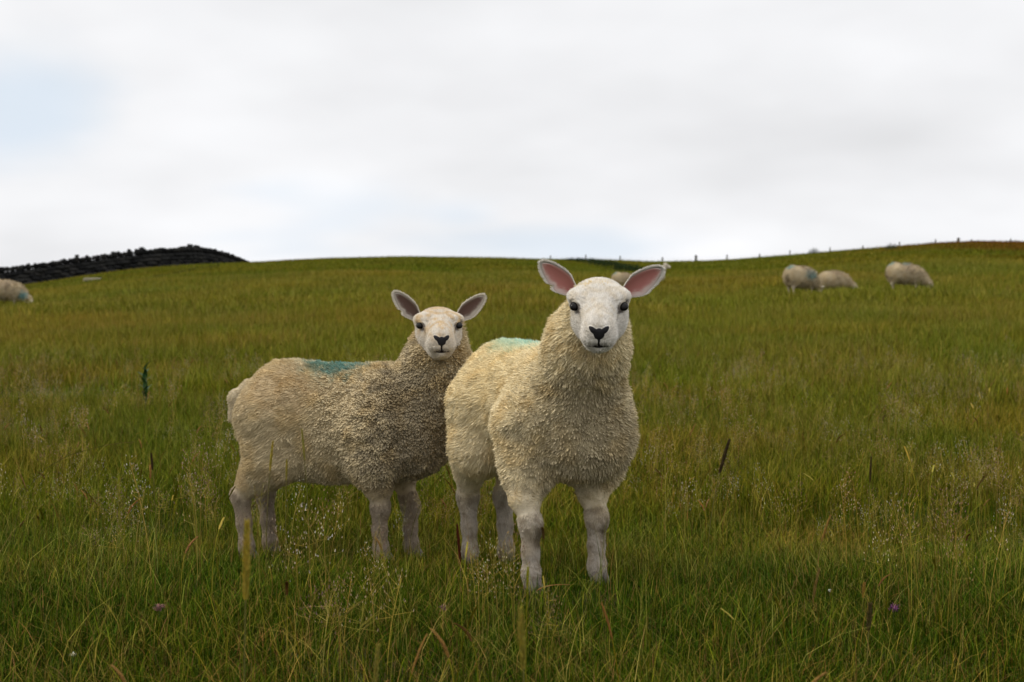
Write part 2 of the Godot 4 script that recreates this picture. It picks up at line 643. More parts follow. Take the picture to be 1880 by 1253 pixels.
# locks over the fleece, short hair over face and legs
func grow(root: Node3D, pose: Dictionary, verts: PackedVector3Array, norms: PackedVector3Array, idx: PackedInt32Array, colors: PackedColorArray, wools: PackedFloat32Array, heads: PackedFloat32Array) -> void:
	var tris := idx.size() / 3
	var sum := PackedFloat32Array()
	sum.resize(tris)
	var total := 0.0
	for t in tris:
		var a := verts[idx[3 * t]]
		var ar := (verts[idx[3 * t + 1]] - a).cross(verts[idx[3 * t + 2]] - a).length() * 0.5
		var w := wools[idx[3 * t]]
		total += ar * (1.0 if w > 0.3 else 2.4)
		sum[t] = total
	var wool := PackedFloat32Array()
	var hair := PackedFloat32Array()
	var curls := PackedFloat32Array()
	var count: int = pose.locks
	var coarse: float = pose.get("coarse", 1.0)
	var curl_at: Vector3 = pose.get("curl_at", Vector3(0.3, 0.5, 0))
	var t := 0
	for k in count:
		var want := total * (k + rng.randf()) / count
		while t < tris - 1 and sum[t] < want:
			t += 1
		var u := rng.randf()
		var v := rng.randf()
		if u + v > 1.0:
			u = 1.0 - u
			v = 1.0 - v
		var i0 := idx[3 * t]
		var i1 := idx[3 * t + 1]
		var i2 := idx[3 * t + 2]
		var p := verts[i0] * (1.0 - u - v) + verts[i1] * u + verts[i2] * v
		var n := (norms[i0] * (1.0 - u - v) + norms[i1] * u + norms[i2] * v).normalized()
		var w := wools[i0] * (1.0 - u - v) + wools[i1] * u + wools[i2] * v
		var c := colors[i0] * (1.0 - u - v) + colors[i1] * u + colors[i2] * v
		var tone := rng.randf_range(0.80, 1.12)
		if w > 0.3:
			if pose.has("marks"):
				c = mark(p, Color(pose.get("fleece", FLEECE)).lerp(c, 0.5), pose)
			# small round curls in front of the shoulder, short combed wool along the flank
			var curly := 1.0 - smoothstep(0.05, 0.50, p.distance_to(curl_at) + 0.10 * n_wool.get_noise_3dv(p * 8.0))
			var cs := 0.008 * coarse
			var q := lock_centre(p, cs)
			var pull := (q - p) - n * n.dot(q - p)
			var comb := Vector3(-0.8, -0.5, 0.0) * (1.0 - 0.6 * curly)
			comb += Vector3(n_wool.get_noise_3dv(p * 14.0), n_wool.get_noise_3dv(p * 14.0 + Vector3(50, 0, 0)), n_wool.get_noise_3dv(p * 14.0 + Vector3(0, 70, 0))) * lerpf(0.4, 0.7, curly)
			comb -= n * n.dot(comb)
			var patchy := 1.0 + 0.35 * n_wool.get_noise_3dv(p * 25.0 + Vector3(9, 9, 9))
			if rng.randf() < float(pose.get("curls", 0.22)) * (0.04 + smoothstep(0.0, 1.0, curly)) * smoothstep(0.6, 0.95, w):
				var wide := rng.randf_range(0.0055, 0.0110) * coarse * float(pose.get("curl_size", 1.0)) * lerpf(0.6, 1.0, curly)
				push(curls, lean(n + comb * 0.5 + Vector3(0, -0.35, 0), wide, rng.randf_range(0.010, 0.016) * patchy * coarse), p - n * 0.003, Color(c.r * tone, c.g * tone, c.b * tone) * 0.95)
				continue
			var dir := n * lerpf(0.46, 0.9, curly) + comb + pull / cs * lerpf(0.5, 0.8, curly)
			var dist := pull.length() / cs
			var soft := lerpf(1.0, tone, lerpf(0.5, 1.0, curly))
			var long := rng.randf_range(0.010, 0.017) * patchy * lerpf(1.0, 0.75, curly) * coarse * smoothstep(0.2, 0.9, w)
			long *= lerpf(1.2, 0.7, clampf(dist * 1.7, 0.0, 1.0))
			push(wool, lean(dir, rng.randf_range(0.0010, 0.0021) * coarse, long * 1.2), p, Color(c.r * soft, c.g * soft, c.b * soft))
		else:
			var isface := heads[i0] > 0.5
			var down := Vector3(-0.15, -1.0, 0)
			if isface:
				var hx: Transform3D = pose.head
				var l := hx.affine_inverse() * p
				if Vector2((l.x - 0.056) / 0.023, (l.y + 0.001) / 0.016).length() < 1.0 and absf(l.z) > 0.045:
					continue
				if nose_region(l) < 0.0004 or mouth_region(l) < 0.0004:
					continue
				down = hx.basis * Vector3(-1.0, 0.15, 0)
				if l.x < -0.02:
					down = hx.basis * Vector3(-0.3, 0.9, 0)
			down -= n * n.dot(down)
			var dir := n * 0.45 + down.normalized() + Vector3(rng.randf_range(-0.3, 0.3), rng.randf_range(-0.3, 0.3), rng.randf_range(-0.3, 0.3))
			var long := rng.randf_range(0.005, 0.009) + w * 0.012
			push(hair, lean(dir, 0.0017 + w * 0.002, long), p, Color(c.r * tone, c.g * tone, c.b * tone))
	many("fleece", lock_a, mat_wool, wool, root)
	if curls.size():
		many("curly_fleece", lock_c, mat_wool, curls, root)
	if hair.size() and pose.get("fine", false):
		many("short_hair", lock_b, mat_hair, hair, root)

func make_hoof() -> ArrayMesh:
	var st := SurfaceTool.new()
	st.begin(Mesh.PRIMITIVE_TRIANGLES)
	for s in [-1.0, 1.0]:
		var ring := func(y: float, r: float, fwd: float) -> Array:
			var out := []
			for k in 10:
				var w := TAU * k / 10
				var x: float = cos(w) * r * 1.35
				out.append(Vector3(fwd + x, y, s * 0.0135 + sin(w) * r * 0.55))
			return out
		var rows := [ring.call(-0.012, 0.021, 0.016), ring.call(0.004, 0.021, 0.013), ring.call(0.030, 0.017, 0.0)]
		for r in 2:
			for k in 10:
				var k2 := (k + 1) % 10
				for v: Vector3 in [rows[r][k], rows[r + 1][k], rows[r + 1][k2], rows[r][k], rows[r + 1][k2], rows[r][k2]]:
					st.add_vertex(v)
		for k in range(1, 9):
			for v: Vector3 in [rows[0][0], rows[0][k], rows[0][k + 1], rows[2][0], rows[2][k + 1], rows[2][k]]:
				st.add_vertex(v)
	st.generate_normals()
	return st.commit()

func head_at(at: Vector3, yaw: float, pitch: float, roll := 0.0) -> Transform3D:   # head frame: x along the face, y out of the forehead
	return Transform3D(Basis(Vector3.UP, yaw) * Basis(Vector3(0, 0, 1), -pitch) * Basis(Vector3(1, 0, 0), roll), at)

func foot(base: Vector3, turn: float, size: float, x: float, z: float) -> Vector3:
	var w := base + Basis(Vector3.UP, turn) * Vector3(x, 0, z) * size
	return Vector3(x, (ground_y(w.x, w.z) - base.y) / size + 0.012, z)

# standing legs; f = x of fore and hind feet for [right, left]
func legs(base: Vector3, turn: float, size: float, fore: Array, hind: Array, fz: float, hz: float, cz := 0.0) -> Array:
	var out := []
	for k in 2:
		var s := 1.0 - 2.0 * k
		var f := foot(base, turn, size, fore[k], fz * s)
		var x: float = fore[k]
		out.append([[Vector3(0.18, 0.46, 0.110 * s + cz), 0.105, 1.0], [Vector3(lerpf(0.18, x, 0.2), 0.35, 0.113 * s + cz), 0.074, 1.0], [Vector3(lerpf(0.19, x, 0.5), 0.265, lerpf(0.115, fz, 0.6) * s), 0.041, 0.5], [Vector3(x - 0.005, f.y + 0.175, fz * s), 0.0275, 0.0], [Vector3(x - 0.008, f.y + 0.100, fz * s), 0.0195, 0.0], [Vector3(x - 0.004, f.y + 0.042, fz * s), 0.0215, 0.0], [f, 0.021, 0.0]])
		var h := foot(base, turn, size, hind[k], hz * s)
		x = hind[k]
		out.append([[Vector3(-0.17, 0.48, 0.080 * s + cz), 0.125, 1.0], [Vector3(-0.165, 0.355, 0.088 * s + cz * 0.6), 0.090, 1.0], [Vector3(lerpf(-0.20, x, 0.6), 0.275, lerpf(0.09, hz, 0.6) * s), 0.052, 0.7], [Vector3(x - 0.018, h.y + 0.215, hz * s), 0.0300, 0.0], [Vector3(x - 0.008, h.y + 0.12, hz * s), 0.0205, 0.0], [Vector3(x, h.y + 0.042, hz * s), 0.0215, 0.0], [h, 0.021, 0.0]])
	return out

# a far ewe with her head down
func grazing(base: Vector3, turn: float, size: float, mark_color: Color, mark_at: Vector3, mark_r: Vector3) -> Dictionary:
	return {
		"cell": 0.026, "head_cell": 0.011, "size": size, "locks": 7000, "coarse": 2.2, "sink": 0.0, "fleece": Color(0.39, 0.315, 0.20), "face": Color(0.52, 0.46, 0.36), "leg": Color(0.40, 0.34, 0.26),
		"torso": [[Vector3(-0.02, 0.42, 0), Vector3(0.34, 0.215, 0.225)], [Vector3(-0.22, 0.44, 0), Vector3(0.17, 0.215, 0.20)], [Vector3(0.20, 0.37, 0), Vector3(0.18, 0.19, 0.19)]],
		"neck": [[Vector3(0.26, 0.38, 0), Vector3(0.46, 0.22, 0.0), 0.145, 0.09]],
		"limbs": legs(base, turn, size, [0.2, 0.26], [-0.26, -0.22], 0.10, 0.09), "head": head_at(Vector3(0.50, 0.19, 0), 0.0, 0.95),
		"marks": [[mark_at, mark_r, mark_color, 0.7], [Vector3(0.05, 0.55, 0.1), Vector3(0.2, 0.16, 0.25), Color(0.26, 0.20, 0.135), 0.6], [Vector3(-0.2, 0.50, 0.2), Vector3(0.14, 0.2, 0.14), Color(0.50, 0.41, 0.27), 0.6], [Vector3(-0.28, 0.62, 0.0), Vector3(0.09, 0.07, 0.12), mark_color, 0.55]], "curl_at": Vector3(0.2, 0.4, 0), "ears": {"up_left": -0.1, "up_right": -0.1},
	}


func _ready() -> void:
	# ---- camera
	var cam := Camera3D.new()
	cam.name = "camera"
	add_child(cam)
	cam.position = Vector3(0, EYE, 0)
	cam.rotation_degrees = Vector3(-3.313, 0, 0)
	var lens := CameraAttributesPhysical.new()
	lens.frustum_focal_length = 61.03
	lens.frustum_focus_distance = 3.35
	lens.frustum_near = 0.05
	lens.frustum_far = 5000.0
	lens.exposure_aperture = 8.0
	cam.attributes = lens
	cam.fov = 32.0
	cam.near = 0.05
	cam.far = 5000.0
	# ---- sky and sun
	var env := Environment.new()
	env.background_mode = Environment.BG_SKY
	env.tonemap_mode = Environment.TONE_MAPPER_LINEAR
	env.tonemap_exposure = 1.0
	env.sdfgi_enabled = true
	env.ssao_enabled = true
	env.ssil_enabled = true
	var sky := Sky.new()
	var pano := PanoramaSkyMaterial.new()
	pano.panorama = clouds()
	sky.sky_material = pano
	env.sky = sky
	var we := WorldEnvironment.new()
	we.name = "surroundings"
	we.environment = env
	add_child(we)
	var sun := DirectionalLight3D.new()
	sun.name = "sun"
	sun.light_energy = 0.5
	sun.light_angular_distance = 11.0
	sun.light_color = Color(1.0, 0.96, 0.88)
	sun.shadow_enabled = true
	add_child(sun)
	sun.look_at_from_position(Vector3(-1.0, 1.05, -0.15), Vector3.ZERO)

	rng.seed = 20
	n_bump.seed = 3
	n_bump.frequency = 0.1
	n_bump.fractal_octaves = 3
	n_patch.seed = 11
	n_patch.frequency = 0.1
	n_patch.fractal_octaves = 4
	n_wool.seed = 5
	n_wool.frequency = 1.0
	n_wool.fractal_octaves = 2
	mat_wool = tinted(0.95, 0.2)
	mat_hair = tinted(0.85, 0.25)
	mat_eye = paint(Color(0.006, 0.005, 0.004), 0.07, 0.22)
	mat_nose = paint(Color(0.009, 0.008, 0.009), 0.5, 0.3)
	mat_mouth = paint(Color(0.012, 0.010, 0.010), 0.7, 0.25)
	mat_hoof = paint(Color(0.12, 0.10, 0.08), 0.6, 0.4)
	lock_a = lock_mesh(0.30, 0.10)
	lock_b = lock_mesh(0.35, 0.0, 3)
	lock_c = curl_mesh()
	hoof_mesh = make_hoof()
	var t0 := Time.get_ticks_msec()
	land()
	print("land ", Time.get_ticks_msec() - t0)
	near_sheep()
	print("near sheep ", Time.get_ticks_msec() - t0)
	far_sheep()
	print("far sheep ", Time.get_ticks_msec() - t0)
	meadow()
	print("meadow ", Time.get_ticks_msec() - t0)
	ridge_things()
	small_plants()
	print("all ", Time.get_ticks_msec() - t0)

func clouds() -> ImageTexture:
	var w := 1536
	var h := 768
	var im := Image.create(w, h, false, Image.FORMAT_RGBF)
	var a := FastNoiseLite.new()
	a.seed = 8
	a.frequency = 0.55
	a.fractal_octaves = 5
	a.fractal_gain = 0.52
	var b := FastNoiseLite.new()
	b.seed = 31
	b.frequency = 0.42
	b.fractal_octaves = 4
	im.fill(Color(0.5, 0.5, 0.5))
	for j in h / 2 + 4:
		var el := PI * (0.5 - (j + 0.5) / h)
		var y := sin(el)
		for i in w:
			var az := wrapf(TAU * (i + 0.5) / w, -PI, PI)     # 0 straight ahead, growing to the right
			var p := Vector3(sin(az) * cos(el), 0, -cos(az) * cos(el)) / (maxf(y, 0.0) + 0.26)
			# thin veil over the whole sky; grey undersides; pale blue where it opens
			var grey := a.get_noise_2d(p.x * 1.2, p.z * 1.5)
			var open := smoothstep(0.36, 0.70, b.get_noise_2d(p.x * 0.9 + 5.0, p.z * 1.1)) * 0.8
			var hole := Vector2((az + 0.40) / 0.12, (el - 0.125) / 0.055)
			open = maxf(open, 0.75 * (1.0 - smoothstep(0.1, 1.2, hole.length() + grey * 1.0)))
			hole = Vector2((az - 0.06) / 0.17, (el - 0.018) / 0.026)
			open = maxf(open, 0.6 * (1.0 - smoothstep(0.1, 1.1, hole.length() + grey * 0.8)))
			# overcast: about twice as bright overhead as low down
			var fine := a.get_noise_3d(az * 5.0, el * 13.0, 4.0)
			var light := (0.915 + grey * 0.13 + fine * 0.10) * (1.0 + 1.25 * smoothstep(0.30, 1.0, y))
			var c := Color(light * 0.985, light * 0.99, light * 1.01).lerp(Color(0.66, 0.79, 0.93), open * 0.8)
			im.set_pixel(i, j, c)
	return ImageTexture.create_from_image(im)

func land() -> void:
	# one sheet: rings of growing cells from under the camera to beyond the ridge
	var verts := PackedVector3Array()
	var norms := PackedVector3Array()
	var cols := PackedColorArray()
	var idx := PackedInt32Array()
	var ds := []
	var d := -30.0
	while d < 3600.0:
		ds.append(d)
		var ad := absf(d)
		d += 0.06 if ad < 5.0 else (0.15 if ad < 12.0 else (0.6 if ad < 100.0 else (25.0 if ad < 400.0 else 250.0)))
		if ad > 12.0 and d < 0.0:
			d += 2.0
	var nu := 240
	for dd: float in ds:
		var half := maxf(absf(dd), 3.0) * 1.3 + 4.0
		for k in nu + 1:
			var t := 2.0 * k / nu - 1.0
			var x := half * t * (0.35 + 0.65 * t * t)
			var z := -dd
			verts.append(Vector3(x, ground_y(x, z), z))
			var e := 0.1 if dd < 15.0 else 0.8
			norms.append(Vector3(ground_y(x - e, z) - ground_y(x + e, z), 2.0 * e, ground_y(x, z - e) - ground_y(x, z + e)).normalized())
			cols.append(turf_color(x, z))
	for r in ds.size() - 1:
		for k in nu:
			var o := r * (nu + 1) + k
			idx.append_array([o, o + nu + 1, o + nu + 2, o, o + nu + 2, o + 1])
	var m := tinted(1.0, 0.1)
	var g := part("ground", mesh_of(verts, norms, idx, cols), m, self)
	g.set_meta("kind", "structure")
	g.set_meta("label", "rough green pasture rising to a low ridge")

# the soil and dead thatch under the grass, reddish on the shoulder of the hill to the right
func turf_color(x: float, z: float) -> Color:
	var n := n_patch.get_noise_2d(x * 3.0, z * 3.0)
	var c := Color(0.046, 0.040, 0.017).lerp(Color(0.062, 0.062, 0.016), clampf(0.5 + n, 0.0, 1.0))
	return c.lerp(Color(0.075, 0.036, 0.014), brown(x, -z))

# rough ground where the grass gives way to bracken
func brown(x: float, d: float) -> float:
	if d < 30.0:
		return 0.0
	var n := n_patch.get_noise_2d(x * 3.0, d * 2.0)
	var n2 := n_patch.get_noise_2d(x * 0.9 + 90.0, d * 0.5)
	return smoothstep(22.0, 30.0, x + 4.5 * n2 + 5.0 * n) * smoothstep(36.0, 52.0, d + 14.0 * n)

func near_sheep() -> void:
	var group := "two sheep facing the camera"
	# the nearer one, turned three-quarters to us
	var at := Vector3(0.035, 0, -3.54)
	at.y = ground_y(at.x, at.z) + 0.018
	var turn := deg_to_rad(-64.4)
	var pose := {
		"fine": true, "cell": 0.0105, "head_cell": 0.0040, "locks": 200000,
		"torso": [[Vector3(-0.03, 0.505, -0.045), Vector3(0.30, 0.180, 0.165)], [Vector3(-0.19, 0.505, -0.025), Vector3(0.15, 0.175, 0.140)], [Vector3(0.17, 0.495, -0.05), Vector3(0.165, 0.19, 0.165)], [Vector3(0.285, 0.44, -0.06), Vector3(0.115, 0.135, 0.148)]],
		"neck": [[Vector3(0.25, 0.55, -0.045), Vector3(0.37, 0.70, -0.010), 0.140, 0.108], [Vector3(0.37, 0.70, -0.010), Vector3(0.455, 0.79, 0.015), 0.106, 0.078]],
		"limbs": legs(at, turn, 1.0, [0.265, 0.265], [-0.265, -0.25], 0.105, 0.06, -0.03),
		"head": head_at(Vector3(0.475, 0.822, 0.015), deg_to_rad(-29.6), deg_to_rad(12.0)),
		"fleece": Color(0.76, 0.645, 0.41), "face": Color(0.70, 0.66, 0.595), "leg": Color(0.54, 0.475, 0.395),
		"marks": [[Vector3(-0.10, 0.70, -0.03), Vector3(0.18, 0.07, 0.12), Color(0.16, 0.46, 0.40), 0.75], [Vector3(-0.1, 0.6, 0.06), Vector3(0.25, 0.16, 0.15), Color(0.74, 0.60, 0.33), 0.5], [Vector3(0.36, 0.43, -0.03), Vector3(0.19, 0.27, 0.24), Color(0.38, 0.315, 0.20), 0.75], [Vector3(0.290, 0.168, 0.090), Vector3(0.035, 0.045, 0.022), Color(0.17, 0.13, 0.075), 0.85], [Vector3(0.290, 0.172, -0.118), Vector3(0.035, 0.045, 0.022), Color(0.17, 0.13, 0.075), 0.85]],  # third mark: grimy chest wool, darkened further to paint in its shade
		"stain": Color(0.63, 0.56, 0.45), "curl_at": Vector3(0.36, 0.49, -0.03), "curls": 0.10, "curl_size": 0.62, "ears": {"up_right": 0.76, "up_left": 0.60, "notch": true},
	}
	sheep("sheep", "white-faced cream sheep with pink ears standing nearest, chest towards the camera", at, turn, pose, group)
	# the one behind it, side on with its head turned
	at = Vector3(-0.615, 0, -3.98)
	at.y = ground_y(at.x, at.z) + 0.012
	turn = deg_to_rad(-9.8)
	pose = {
		"fine": true, "cell": 0.0105, "head_cell": 0.0040, "locks": 200000,
		"torso": [[Vector3(0.0, 0.460, 0), Vector3(0.28, 0.205, 0.170)], [Vector3(-0.15, 0.50, 0), Vector3(0.145, 0.172, 0.145)], [Vector3(0.19, 0.475, 0), Vector3(0.160, 0.190, 0.175)], [Vector3(0.30, 0.42, 0), Vector3(0.12, 0.135, 0.145)]],
		"neck": [[Vector3(0.31, 0.51, 0), Vector3(0.372, 0.67, -0.005), 0.128, 0.102], [Vector3(0.370, 0.67, -0.005), Vector3(0.378, 0.765, -0.035), 0.104, 0.078]],
		"limbs": legs(at, turn, 1.0, [0.21, 0.26], [-0.262, -0.25], 0.10, 0.09),
		"tail": [[Vector3(-0.27, 0.59, 0.03), 0.021], [Vector3(-0.318, 0.545, 0.035), 0.024], [Vector3(-0.330, 0.475, 0.035), 0.016]],
		"head": head_at(Vector3(0.381, 0.800, 0.011), deg_to_rad(-73.9), deg_to_rad(3.0)),
		"fleece": Color(0.57, 0.465, 0.285), "face": Color(0.66, 0.60, 0.51), "leg": Color(0.42, 0.34, 0.26),
		"stain": Color(0.58, 0.42, 0.23), "crown": Color(0.46, 0.33, 0.19),
		"marks": [[Vector3(0.03, 0.685, 0.02), Vector3(0.13, 0.085, 0.13), Color(0.035, 0.20, 0.19), 0.72], [Vector3(-0.14, 0.60, 0.13), Vector3(0.16, 0.12, 0.12), Color(0.54, 0.41, 0.24), 0.5], [Vector3(0.31, 0.46, 0.08), Vector3(0.20, 0.27, 0.22), Color(0.25, 0.205, 0.135), 0.75]],  # last mark mixes dirty chest and neck wool with painted shade
		"curl_at": Vector3(0.30, 0.50, 0.12), "curls": 0.36, "curl_size": 0.78, "ears": {"up_right": 0.85, "up_left": 0.72, "notch": true, "long": 0.134, "wide": 0.0285}, "ear_skin": Color(0.11, 0.07, 0.058),
	}
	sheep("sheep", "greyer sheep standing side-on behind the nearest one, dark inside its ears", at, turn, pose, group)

func far_sheep() -> void:
	var group := "sheep grazing on the slope behind"
	var blue := Color(0.04, 0.20, 0.22)
	var list := [
		[12.0, 31.0, 0.05, 1.2, "pale ewe grazing at the left edge below the dark stone wall", Vector3(0.38, 0.30, 0.1), Vector3(0.11, 0.11, 0.14)],
		[1662.0, 27.0, -0.2, 1.08, "woolly ewe grazing alone below the fence, rightmost of the flock", Vector3(0.0, 0.63, 0.05), Vector3(0.12, 0.08, 0.12)],
		[1470.0, 28.0, 0.5, 1.16, "ewe with blue marks on rump and flank, left of the close pair", Vector3(0.08, 0.48, 0.2), Vector3(0.18, 0.13, 0.14)],
		[1146.0, 33.0, 0.1, 0.9, "tan rump of a grazing sheep just above the nearest sheep's brow", Vector3(0, 2, 0), Vector3(0.1, 0.1, 0.1)],
	]
	for e: Array in list:
		var at := on_ground(e[0], e[1])
		var p0 := grazing(at, e[2], e[3], blue, e[5], e[6])
		if e[0] > 1400.0:      # darker patch under the tail
			p0.marks.append([Vector3(-0.39, 0.40, 0.03), Vector3(0.06, 0.10, 0.06), Color(0.12, 0.09, 0.055), 0.75])
		sheep("sheep", e[4], at, e[2], p0, group)
	# one lying behind the marked ewe
	var at2 := on_ground(1531.0, 29.5)
	var p := grazing(at2, -0.15, 1.05, blue, Vector3(0, 2, 0), Vector3(0.1, 0.1, 0.1))
	p.torso = [[Vector3(-0.02, 0.28, 0), Vector3(0.34, 0.23, 0.23)], [Vector3(-0.2, 0.27, 0), Vector3(0.18, 0.22, 0.21)], [Vector3(0.18, 0.26, 0), Vector3(0.2, 0.19, 0.19)]]
	p.neck = [[Vector3(0.25, 0.27, 0), Vector3(0.45, 0.16, 0), 0.13, 0.08]]
	p.limbs = []
	p.head = head_at(Vector3(0.48, 0.14, 0), 0.0, 0.5)
	sheep("sheep", "sheep lying in the grass, right of the close pair", at2, -0.15, p, group)
	# a lamb with its head up
	at2 = on_ground(1202.0, 38.0)
	p = grazing(at2, 0.0, 0.82, blue, Vector3(0, 2, 0), Vector3(0.1, 0.1, 0.1))
	p.neck = [[Vector3(0.24, 0.52, 0), Vector3(0.42, 0.78, 0.0), 0.12, 0.08]]
	p.head = head_at(Vector3(0.44, 0.82, 0), -0.2, 0.35)
	p.fleece = Color(0.58, 0.53, 0.44)
	sheep("sheep", "small pale lamb with raised head behind the nearest sheep's right-hand ear", at2, 0.0, p, group)

# ------------------------------------------------------------------ grass
func blade(st: SurfaceTool, base: Vector3, dir: Vector3, h: float, w: float, bend: float, c: Color, seg := 3) -> void:
	var flat := Vector3(dir.x, 0, dir.z).normalized()
	var side := flat.cross(Vector3.UP).normalized() * w * 0.5
	var last_l := base - side
	var last_r := base + side
	for k in range(1, seg + 1):
		var t := float(k) / seg
		var p := base + Vector3.UP * h * (t - bend * t * t * 0.35) + flat * h * bend * t * t + dir * h * 0.0
		var f := 1.0 - t * t if k < seg else 0.0
		var l := p - side * f
		var r := p + side * f
		for v: Vector3 in ([last_l, last_r, r, last_l, r, l] if k < seg else [last_l, last_r, p]):
			st.set_color(c)
			st.add_vertex(v)
		last_l = l
		last_r = r

func rod(st: SurfaceTool, a: Vector3, b: Vector3, ra: float, rb: float, c: Color, sides := 3) -> void:
	var y := (b - a).normalized()
	var x := y.cross(Vector3(0.31, 0.2, 0.93)).normalized()
	var z := x.cross(y)
	for k in sides:
		var u := TAU * k / sides
		var v := TAU * (k + 1) / sides
		var d0 := x * cos(u) + z * sin(u)
		var d1 := x * cos(v) + z * sin(v)
		for p: Vector3 in [a + d0 * ra, b + d1 * rb, b + d0 * rb, a + d0 * ra, a + d1 * ra, b + d1 * rb]:
			st.set_color(c)
			st.add_vertex(p)

func vary(c: Color, amount: float) -> Color:
	var k := 1.0 + rng.randf_range(-amount, amount)
	return Color(c.r * k * rng.randf_range(0.88, 1.12), c.g * k, c.b * k * rng.randf_range(0.8, 1.2))

func dir2() -> Vector3:
	var a := rng.randf() * TAU
	return Vector3(cos(a), 0, sin(a))

# a patch of sward: [blades per m2, shortest, tallest, width, colour] for each kind of blade, thinning out towards its rim
func patch(radius: float, kinds: Array) -> ArrayMesh:
	var st := SurfaceTool.new()
	st.begin(Mesh.PRIMITIVE_TRIANGLES)
	for e: Array in kinds:
		for k in int(e[0] * PI * radius * radius * 0.5):
			var r := (1.0 - sqrt(1.0 - sqrt(rng.randf()))) * radius * 1.35
			var d := dir2()
			var o := dir2() * r
			var lush := 1.0 + 0.5 * n_patch.get_noise_2d(o.x * 60.0 + e[3] * 9000.0, o.z * 60.0)
			blade(st, o, d, rng.randf_range(e[1], e[2]) * lush, e[3] * rng.randf_range(0.7, 1.3), rng.randf_range(0.03, 0.8 if e[3] > 0.0019 else 1.1), vary(e[4], 0.38), 2 if e[3] > 0.0019 else 3)
	return st.commit()

# patches laid over the slope between two distances, tilted with the ground
func lay(called: String, label: String, radius: float, d0: float, d1: float, spacing: float, kinds: Array, variants: int, fade := 0.0, cat := "grass") -> void:
	var bufs := []
	for k in variants:
		bufs.append(PackedFloat32Array())
	var d := d0
	while d < d1:
		var half := 0.60 * d + 1.2
		var x := -half
		while x < half:
			var px := x + rng.randf_range(-0.5, 0.5) * spacing
			var pd := d + rng.randf_range(-0.5, 0.5) * spacing
			x += spacing
			if fade > 0.0 and rng.randf() > minf((pd - d0) / fade, (d1 - pd) / fade):
				continue
			var e := radius * 0.5
			var up := Vector3(ground_y(px - e, -pd) - ground_y(px + e, -pd), 2.0 * e, ground_y(px, -pd - e) - ground_y(px, -pd + e)).normalized()
			var fwd := dir2()
			var side := up.cross(fwd).normalized()
			var s := rng.randf_range(0.85, 1.15)
			var c := vary(tint(px, pd), 0.10)
			push(bufs[rng.randi() % variants], Basis(side * s, up * s * rng.randf_range(0.85, 1.2), side.cross(up) * s), Vector3(px, ground_y(px, -pd) - 0.004, -pd), c)
		d += spacing
	for k in variants:
		if bufs[k].size():
			var o := many(called, patch(radius, kinds), mat_grass, bufs[k], self)
			tag(o, label, cat)

# greener or more straw-coloured from place to place, relative to the blades' own colours
func tint(x: float, d: float) -> Color:
	var n := n_patch.get_noise_2d(x * 7.0, d * 5.0)
	var n2 := n_patch.get_noise_2d(x * 0.9 + 90.0, d * 0.5)
	var t := clampf(0.5 + 1.1 * n + 0.9 * n2, 0.0, 1.0)
	var c := Color(0.76, 0.98, 0.8).lerp(Color(1.06, 1.02, 1.0), t)
	c = c.lerp(Color(0.95, 0.48, 0.6), brown(x, d))
	return c

func tuft(n: int, radius: float, h0: float, h1: float, w: float) -> ArrayMesh:
	var st := SurfaceTool.new()
	st.begin(Mesh.PRIMITIVE_TRIANGLES)
	for k in n:
		blade(st, dir2() * sqrt(rng.randf()) * radius, dir2(), rng.randf_range(h0, h1), w * rng.randf_range(0.7, 1.3), rng.randf_range(0.05, 0.9), vary(Color(1, 1, 1), 0.35))
	return st.commit()

# a stem with a dense cylindrical ear
func stalk(h: float, ear_len: float, ear_r: float, leaning: float, stem_c: Color, ear_c: Color, fine := 1.0, nod := 0.0) -> ArrayMesh:
	var st := SurfaceTool.new()
	st.begin(Mesh.PRIMITIVE_TRIANGLES)
	var at := func(t: float) -> Vector3:
		return Vector3(leaning * h * t * t, h * (t - nod * t * t * t * 0.4), 0) + Vector3(nod * h * 0.45 * pow(t, 4.0), 0, 0)
	var e0 := 1.0 - ear_len / h
	for k in 6:
		rod(st, at.call(e0 * k / 6.0), at.call(e0 * (k + 1) / 6.0), 0.0011 * fine, 0.0009 * fine, stem_c)
	var rows := int(clampf(ear_len / 0.0035, 6, 40))
	for k in rows:
		var t := float(k) / rows
		var p: Vector3 = at.call(lerpf(e0, 1.0, t))
		var q: Vector3 = at.call(lerpf(e0, 1.0, minf(t + 2.2 / rows, 1.05)))
		var r := ear_r * (0.65 + 0.35 * sin(PI * clampf(t * 0.9 + 0.12, 0, 1)))
		for s in 6:
			var w := TAU * (s + 0.5 * (k % 2)) / 6.0 + rng.randf_range(-0.2, 0.2)
			var o := Vector3(cos(w), 0, sin(w))
			var c := vary(ear_c, 0.35)
			rod(st, p + o * r * 0.35, q + o * r * rng.randf_range(0.8, 1.25), r * 0.32, r * 0.08, c)
	return st.commit()

